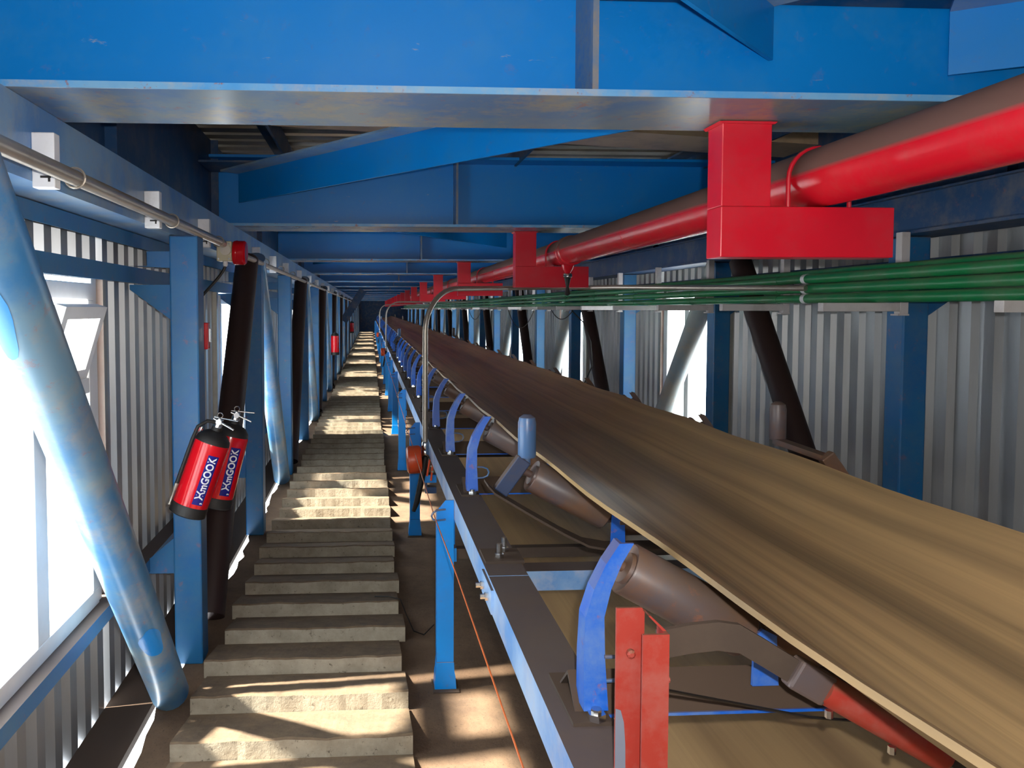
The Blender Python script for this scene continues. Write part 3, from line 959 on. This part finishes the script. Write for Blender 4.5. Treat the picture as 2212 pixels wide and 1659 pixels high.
# belt
def belt_left(y):
    return 0.548 + 0.24*math.exp(-max(y, 0)/1.4)
bt = tag(empty('conveyor_belt', (XCV, 0, 0.9)), 'long dusty brown troughed rubber conveyor belt', 'belt')
idY = [0.66 + 0.9725*k for k in range(58)]
def belt_prof(y):
    xl = belt_left(y)
    xr = 1.455
    zl = 1.10
    ph = (y-0.66)/0.9725
    sag = 0.008*(0.5-0.5*math.cos(2*math.pi*ph))
    base = [(xl, zl), (xl+0.03, zl-0.015), (0.70, 1.037), (0.80, 0.998), (0.85, 0.987), (0.92, 0.983), (1.02, 0.982), (1.12, 0.983), (1.19, 0.987), (1.24, 0.998), (1.34, 1.045), (xr-0.03, zl-0.015), (xr, zl)]
    base[2] = (0.5*(base[1][0]+0.80), 0.5*(base[1][1]+0.998)-0.003)
    return [(x, z-sag*(0.4 if 2 < i < 10 else 1)) for i, (x, z) in enumerate(base)]
def strip(profs, t, name, mat, parent, off):
    vs, fs = [], []
    k = len(profs[0][1])
    for y, pr in profs:
        vs += [(x-off[0], y, z-off[2]) for x, z in pr] + [(x-off[0], y, z-t-off[2]) for x, z in pr]
    for i in range(len(profs)-1):
        a, c = 2*k*i, 2*k*(i+1)
        for j in range(k-1):
            fs.append((a+j, c+j, c+j+1, a+j+1))
            fs.append((a+k+j, a+k+j+1, c+k+j+1, c+k+j))
        fs.append((a, a+k, c+k, c)); fs.append((a+k-1, c+k-1, c+2*k-1, a+2*k-1))
    return MB().add(vs, fs).build(name, mat, parent, smooth=True)
ys = [-0.6+0.162*i for i in range(int((YEND-0.4)/0.162))]
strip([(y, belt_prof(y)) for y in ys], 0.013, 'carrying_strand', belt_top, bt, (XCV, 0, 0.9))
rp = [(0.52+0.1*i, 0.40) for i in range(11)]
strip([(-0.6+1.0*i, rp) for i in range(int(YEND))], 0.012, 'return_strand', belt_ret, bt, (XCV, 0, 0.9))

# stringers (channels) on both sides
def stringer(sgn, lab):
    X = 0.365 if sgn > 0 else mir(0.365)
    r = tag(empty('conveyor_stringer', (X, 0, 0.675)), lab, 'stringer')
    P = [(0, 0), (0.07, 0), (0.07, 0.008), (0.008, 0.008), (0.008, 0.087), (0.125, 0.087), (0.125, 0.095), (0, 0.095)]
    seams = [-0.6, 2.42, 8.3, 14.2, 20.1, 26.0, 31.9, 37.8, 43.7, 49.6, YEND-0.8]
    for a, c in zip(seams[:-1], seams[1:]):
        MB().prism([(sgn*x, z) for x, z in P], 'y', a+0.002, c-0.002).build('channel_length', stringer_mat, r)
    for y in seams[1:-1]:
        MB().prism([(sgn*-0.008, 0.012), (0, 0.012), (0, 0.085), (sgn*-0.008, 0.085)], 'y', y-0.10, y+0.10).build('splice_plate', stringer_mat, r)
        for d in (-0.05, 0.05):
            MB().lathe([(0.013, 0), (0.013, 0.012), (0.008, 0.013), (0.008, 0.026)], (sgn*-0.008, y+d, 0.05), (-sgn, 0, 0), 6).build('bolt', chrome, r)
    return r
stringer_mat = painted('pale_worn_stringer', srgb(150, 185, 225), 0.42, dust=0.95, grime=0.6, grimecol=srgb(190, 190, 200), fade=srgb(60, 130, 205), dustcol=srgb(84, 66, 52))
stringer(1, 'pale blue dusty conveyor stringer beside the walkway')
stringer(-1, 'conveyor stringer on the far side of the belt')

# idler frames
def idler():
    r = empty('troughing_idler')     # origin on the stringer tops
    MB().prism([(-0.075, 0), (-0.068, 0), (0, 0.056), (0.068, 0), (0.075, 0), (0, 0.065)], 'x', 0.415-XCV, mir(0.415)-XCV).build('base_angle', dusty_steel, r)
    MB().box(0.48-XCV, mir(0.48)-XCV, -0.079, -0.074, 0.0, 0.006).build('toe_strip', blue_bracket, r)
    for sg in (1, -1):
        f_ = lambda x: (x-XCV)*sg
        MB().prism([(f_(0.40), 0), (f_(0.48), 0), (f_(0.48), 0.008), (f_(0.40), 0.008)], 'y', -0.11, 0.11).build('foot_plate', dusty_steel, r)
        # bent wing post: two flanges of an angle
        m = MB()
        path = [(0.452, 0.02), (0.452, 0.12), (0.456, 0.20), (0.474, 0.255), (0.50, 0.305), (0.528, 0.345)]
        wd = [0.050, 0.044, 0.039, 0.036, 0.033, 0.03]
        vs = []
        for (x, z), w in zip(path, wd):
            vs += [(f_(x-w/2), -0.092+z*0.16, z), (f_(x+w/2), -0.092+z*0.16, z), (f_(x+w/2), -0.084+z*0.16, z), (f_(x-w/2+0.007), -0.084+z*0.16, z), (f_(x-w/2+0.007), -0.03+z*0.1, z), (f_(x-w/2), -0.03+z*0.1, z)]
        fs = []
        for i in range(len(path)-1):
            for j in range(6):
                fs.append((6*i+j, 6*i+(j+1) % 6, 6*i+6+(j+1) % 6, 6*i+6+j))
        fs += [(5, 4, 3, 2, 1, 0), tuple(6*(len(path)-1)+j for j in range(6))]
        m.add(vs, fs).build('wing_post', blue_bracket if sg > 0 else rusty, r)
        MB().prism([(f_(0.792), 0.045), (f_(0.848), 0.045), (f_(0.842), 0.15), (f_(0.812), 0.165), (f_(0.795), 0.15)], 'y', -0.055, -0.047).build('inner_post', blue_bracket, r)
        # wing roller
        a, c = Vector((f_(0.535), 0, 0.283)), Vector((f_(0.795), 0, 0.138))
        L = (c-a).length
        MB().lathe([(0.012, -0.035), (0.012, -0.004), (0.034, -0.002), (0.036, 0.006), (0.053, 0.0), (0.056, 0.004), (0.056, L-0.004), (0.052, L), (0.03, L-0.002), (0.012, L+0.002), (0.012, L+0.02)], a, c-a, 22).build('wing_roller', rusty, r, smooth=True)
        bo = MB().lathe([(0.011, 0.008), (0.011, 0.03)], (f_(0.45), -0.098, 0), (0, 0, 1), 8).build('bolt', chrome, r)
        MB().lathe([(0.019, 0.008), (0.019, 0.022)], (f_(0.45), -0.098, 0), (0, 0, 1), 6).build('nut', chrome, r)
    MB().tube([(0.472-XCV, -0.075, 0.125), (0.50-XCV, -0.075, 0.124), (0.520-XCV, -0.075, 0.116), (0.527-XCV, -0.075, 0.10), (0.520-XCV, -0.075, 0.084), (0.50-XCV, -0.075, 0.076), (0.472-XCV, -0.075, 0.075)], 0.0042, 8).build('wire_loop', guide_mat, r, smooth=True)
    MB().lathe([(0.012, -0.03), (0.012, 0), (0.052, 0), (0.056, 0.004), (0.056, 0.392), (0.052, 0.396), (0.012, 0.396), (0.012, 0.426)], (0.822-XCV, 0, 0.119), (1, 0, 0), 22).build('centre_roller', rusty, r, smooth=True)
    return r
def training_idler():
    r = empty('training_idler')
    MB().box(0.37-XCV, mir(0.37)-XCV, -0.045, 0.045, -0.10, -0.035).build('cross_member', stringer_mat, r)
    for sg in (1, -1):
        f_ = lambda x: (x-XCV)*sg
        MB().prism([(f_(0.372), 0.0), (f_(0.50), 0.0), (f_(0.50), 0.009), (f_(0.372), 0.009)], 'y', -0.07, 0.07).build('seat_plate', dusty_steel, r)
        for d in (-0.03, 0.04):
            MB().lathe([(0.009, 0.009), (0.009, 0.055)], (f_(0.435+d*0.4), d, 0), (0, 0, 1), 8).build('bolt', chrome, r)
            MB().lathe([(0.016, 0.009), (0.016, 0.022)], (f_(0.435+d*0.4), d, 0), (0, 0, 1), 6).build('nut', chrome, r)
        MB().box(min(f_(0.49), f_(0.50)), max(f_(0.49), f_(0.50)), -0.045, 0.045, -0.10, 0.009).build('drop_plate', dusty_steel, r)
        # swivelling frame: bent bar rising to the side
        path = [(0.383, 0.25), (0.405, 0.225), (0.52, 0.155), (0.64, 0.085), (0.72, 0.045), (0.80, 0.03), (1.02, 0.03)]
        vs = []
        for x, z in path:
            vs += [(f_(x), -0.05, z-0.004), (f_(x), 0.05, z-0.004), (f_(x), 0.05, z+0.004), (f_(x), -0.05, z+0.004)]
        fs = [(4*i+j, 4*i+(j+1) % 4, 4*i+4+(j+1) % 4, 4*i+4+j) for i in range(len(path)-1) for j in range(4)] + [(3, 2, 1, 0), tuple(4*(len(path)-1)+j for j in range(4))]
        MB().add(vs, fs).build('swivel_frame', dusty_steel, r)
        MB().bar((f_(0.425), -0.02, 0.225), (f_(0.505), -0.02, 0.335), 0.05, 0.035, (0, 1, 0)).build('guide_arm', arm_blue if sg > 0 else rusty, r, bevel=0.004)
        y = -0.02 if sg > 0 else 0.28
        if sg < 0:
            MB().bar((f_(0.50), -0.02, 0.325), (f_(0.515), 0.28, 0.335), 0.04, 0.02).build('guide_link', rusty, r)
        MB().lathe([(0.012, -0.025), (0.012, 0.0), (0.027, 0.0), (0.030, 0.006), (0.030, 0.115), (0.026, 0.132), (0.012, 0.142)], (f_(0.515), y, 0.34), (0, 0, 1), 20).build('guide_roller', guide_mat if sg > 0 else rusty, r, smooth=True)
        a, c = Vector((f_(0.54), 0.02, 0.272)), Vector((f_(0.795), 0.02, 0.137))
        L = (c-a).length
        MB().lathe([(0.012, -0.03), (0.012, -0.004), (0.034, -0.002), (0.036, 0.006), (0.053, 0.0), (0.056, 0.004), (0.056, L-0.004), (0.052, L), (0.012, L+0.002), (0.012, L+0.02)], a, c-a, 22).build('wing_roller', rusty, r, smooth=True)
        MB().prism([(f_(0.795), 0.03), (f_(0.845), 0.03), (f_(0.842), 0.15), (f_(0.80), 0.165)], 'y', -0.035, -0.027).build('inner_post', blue_bracket, r)
    MB().lathe([(0.012, -0.03), (0.012, 0), (0.052, 0), (0.056, 0.004), (0.056, 0.392), (0.052, 0.396), (0.012, 0.396), (0.012, 0.426)], (0.822-XCV, 0.02, 0.119), (1, 0, 0), 22).build('centre_roller', rusty, r, smooth=True)
    return r
guide_mat = painted('worn_blue_steel_roller', srgb(70, 105, 150), 0.35, dust=0.5, grime=0.7, rust=0.3, grimecol=srgb(110, 96, 90))
arm_blue = painted('grimy_dark_blue', srgb(44, 62, 96), 0.4, dust=0.8, grime=0.6, grimecol=srgb(80, 70, 64))
idp, trp = idler(), training_idler()
ni = nt_ = 0
for k, y in enumerate(idY):
    if k == 0:
        continue
    if y > YEND-1.2:
        break
    tr = k in (2, 14, 26, 38, 50)
    proto = trp if tr else idp
    if tr:
        nt_ += 1
    else:
        ni += 1
    c = proto if (ni == 1 and not tr) or (nt_ == 1 and tr) else copy_tree(proto, skip=('bolt', 'nut') if y > 14 else ())
    c.location = (XCV, y, 0.77)
    if tr:
        tag(c, '%s self-aligning idler with upright guide rollers, counted from the viewer' % nth(nt_), 'idler', 'self-aligning idlers')
    else:
        lab = '%s blue-posted troughing idler under the belt, counted from the viewer' % nth(ni)
        tag(c, lab, 'idler', 'troughing idlers')

# leg frames with cord loops
def leg_frame():
    r = empty('conveyor_trestle')       # origin on the floor, centred on the belt
    for sg in (1, -1):
        f_ = lambda x: (x-XCV)*sg
        X0, X1 = sorted((f_(0.288), f_(0.362)))
        m = MB()
        xa, xb = f_(0.288), f_(0.362)
        m.prism([(xa, 0.125), (xb, 0.125), (xb, 0.845), (f_(0.325), 0.845), (xa, 0.80)], 'y', -0.035, -0.027)
        m.prism([(xa, 0.125), (f_(0.296), 0.125), (f_(0.296), 0.79), (xa, 0.79)], 'y', -0.027, 0.03)
        m.build('post', blue_bright, r)
        m = MB().prism([(f_(0.278), 0.0), (f_(0.374), 0.0), (f_(0.370), 0.06), (f_(0.365), 0.085), (f_(0.363), 0.125), (f_(0.287), 0.125), (f_(0.285), 0.085), (f_(0.281), 0.06)], 'y', -0.042, 0.034)
        m.build('foot', blue_bright, r)
        MB().prism([(f_(0.27), 0.0), (f_(0.385), 0.0), (f_(0.385), 0.006), (f_(0.27), 0.006)], 'y', -0.07, 0.06).build('base_plate', dusty_steel, r)
        m = MB().box(min(f_(0.30), f_(0.375)), max(f_(0.30), f_(0.375)), -0.027, 0.03, 0.57, 0.63)
        m.build('stub', blue_bright, r)
        MB().prism([(f_(0.366), 0.57), (f_(0.374), 0.57), (f_(0.374), 0.765), (f_(0.366), 0.765)], 'y', 0.03, 0.10).build('hanger_plate', blue_bright, r)
    MB().box(0.375-XCV, mir(0.375)-XCV, -0.02, 0.025, 0.58, 0.625).build('cross_tie', dusty_steel, r)  # dark tone on the tie stands for the shadow band under the belt
    pts = [(0.325-XCV, -0.035, 0.805), (0.285-XCV, -0.05, 0.805), (0.268-XCV, -0.055, 0.795), (0.262-XCV, -0.056, 0.782), (0.268-XCV, -0.055, 0.768), (0.285-XCV, -0.05, 0.76), (0.325-XCV, -0.035, 0.76)]
    MB().tube(pts, 0.0042, 8).build('cord_loop', guide_mat, r, smooth=True)
    return r
lg = leg_frame()
legY = [3.46+2.385*k for k in range(0, 23)]
for k, y in enumerate(legY):
    c = lg if k == 0 else copy_tree(lg)
    c.location = (XCV, y, -0.08)
    tag(c, ('nearest bright blue conveyor trestle, standing full height beside the steps' if k == 0 else '%s bright blue conveyor trestle beside the steps, counted from the viewer' % nth(k+1)), 'trestle', 'bright blue conveyor trestles')

# pull cord through the loops
pts = [(0.34, 0.9, 0.56), (0.315, 1.6, 0.645), (0.296, 2.0, 0.692), (0.284, 2.6, 0.715)]
for y in legY[0:9]:
    pts.append((0.275, y-0.054, 0.70+0.0))
pts.append((0.33, legY[9], 0.70))
o = MB().tube(pts, 0.0024, 6).build('safety_rope', cord_mat, None, smooth=True)
tag(o, 'thin orange emergency pull rope strung along the conveyor trestles', 'rope')

# red post with the scraper arm under the belt
rp_ = tag(empty('scraper_post', (0.43, 1.35, 0.77)), 'orange-red channel post standing on the stringer in front', 'post')
m = MB()
m.prism([(0.0, 0.0), (0.05, 0.0), (0.05, 0.30), (0.045, 0.305), (0.0, 0.305)], 'y', 0.0, 0.006)
m.build('back_plate', red_primer, rp_)
MB().prism([(0.0, 0.0), (0.019, 0.0), (0.018, 0.06), (0.015, 0.10), (0.009, 0.122), (0.0, 0.125)], 'y', -0.0012, 0.0).build('grey_patch', grey_smear, rp_)
m = MB().prism([(0.032, 0.0), (0.078, 0.0), (0.078, 0.275), (0.032, 0.275)], 'y', -0.045, -0.039)
m.prism([(0.072, 0.0), (0.078, 0.0), (0.078, 0.275), (0.072, 0.275)], 'y', -0.039, 0.0)
m.build('front_plate', red_primer, rp_)
MB().prism([(0.046, 0.302), (0.05, 0.302), (0.078, 0.275), (0.072, 0.275)], 'y', -0.03, 0.0).build('corner_weld', red_primer, rp_)
MB().box(0.078, 0.084, -0.03, 0.01, 0.08, 0.235).build('side_plate', red_primer, rp_)
MB().lathe([(0.008, 0), (0.008, 0.008), (0.004, 0.011)], (0.025, 0.0, 0.225), (0, -1, 0), 8).build('rivet', red_primer, rp_)
MB().lathe([(0.006, 0), (0.006, 0.008)], (0.084, -0.01, 0.18), (1, 0, 0), 8).build('rivet', red_primer, rp_)
sb = tag(empty('scraper_bar', (0.51, 1.37, 0.99)), 'bent brown bar with red end reaching under the belt', 'scraper')
path = [(0.0, 0.01), (0.06, 0.02), (0.11, 0.024), (0.15, 0.018), (0.20, -0.012), (0.26, -0.05)]
vs = []
for x, z in path:
    vs += [(x, -0.006, z-0.026), (x, 0.006, z-0.026), (x, 0.006, z+0.026), (x, -0.006, z+0.026)]
fs = [(4*i+j, 4*i+(j+1) % 4, 4*i+4+(j+1) % 4, 4*i+4+j) for i in range(len(path)-1) for j in range(4)] + [(3, 2, 1, 0), tuple(4*(len(path)-1)+j for j in range(4))]
MB().add(vs, fs).build('bent_strap', dusty_steel, sb)
MB().bar((0.25, 0, -0.044), (0.315, 0, -0.082), 0.035, 0.058).build('clamp_block', rusty, sb, bevel=0.006)
MB().lathe([(0.026, 0), (0.028, 0.01), (0.028, 0.26), (0.02, 0.275)], (0.31, 0, -0.078), (0.85, 0, -0.50), 18).build('red_tube', red_primer, sb, smooth=True)
for d in (0.02, 0.16):
    p = Vector((0.31, 0, -0.078)) + Vector((0.86, 0, -0.507))*d
    MB().lathe([(0.007, 0), (0.007, 0.014)], (p.x-0.01, -0.008, p.z-0.028), (0, 0, -1), 6).build('bolt', chrome, sb)
# thin black wire on the return side
o = MB().tube([(0.52, 1.34, 0.93), (0.58, 1.38, 0.90), (0.7, 1.45, 0.845), (0.9, 1.55, 0.76), (1.15, 1.66, 0.68)], 0.003, 6).build('loose_wire', wire_mat, None, smooth=True)
tag(o, 'thin black wire running from the red post across the lower belt', 'wire')
# hanging cables under the tray
def hang(p, q, sag, lab, rad=0.006):
    pts = []
    for i in range(17):
        t = i/16
        v = Vector(p).lerp(Vector(q), t)
        v.z -= sag*4*t*(1-t)
        pts.append(v)
    o = MB().tube(pts, rad, 8).build('hanging_cable', wire_mat, None, smooth=True)
    tag(o, lab, 'cable', 'black cables hanging below the tray')
hang((2.32, 11.185, 1.583), (2.32, 13.335, 1.583), 0.28, 'black cable looping deepest below the tray')
hang((2.32, 9.035, 1.583), (2.32, 10.11, 1.583), 0.11, 'shallow black cable loop below the tray')
hang((2.32, 16.56, 1.583), (2.32, 18.71, 1.583), 0.22, 'far black cable loop below the tray')
o = MB().tube([(2.2, 8.6, 1.58), (2.28, 8.4, 1.45), (2.33, 8.3, 1.25), (2.35, 8.3, 1.0), (2.3, 8.5, 0.75), (2.2, 8.6, 0.62), (2.1, 8.6, 0.3), (2.1, 8.6, -0.07)], 0.006, 8).build('hanging_cable', wire_mat, None, smooth=True)
tag(o, 'long grey-black cable hanging from the tray down behind the belt', 'cable', 'black cables hanging below the tray')
o = MB().tube([(0.02, 4.36, 0.004), (0.1, 4.33, 0.012), (0.16, 4.3, 0.006), (0.19, 4.2, -0.045), (0.22, 4.05, -0.07), (0.27, 4.0, -0.07), (0.33, 4.12, -0.068)], 0.0035, 6).build('loose_wire', wire_mat, None, smooth=True)
tag(o, 'short curled wire lying at the right edge of the steps', 'wire')
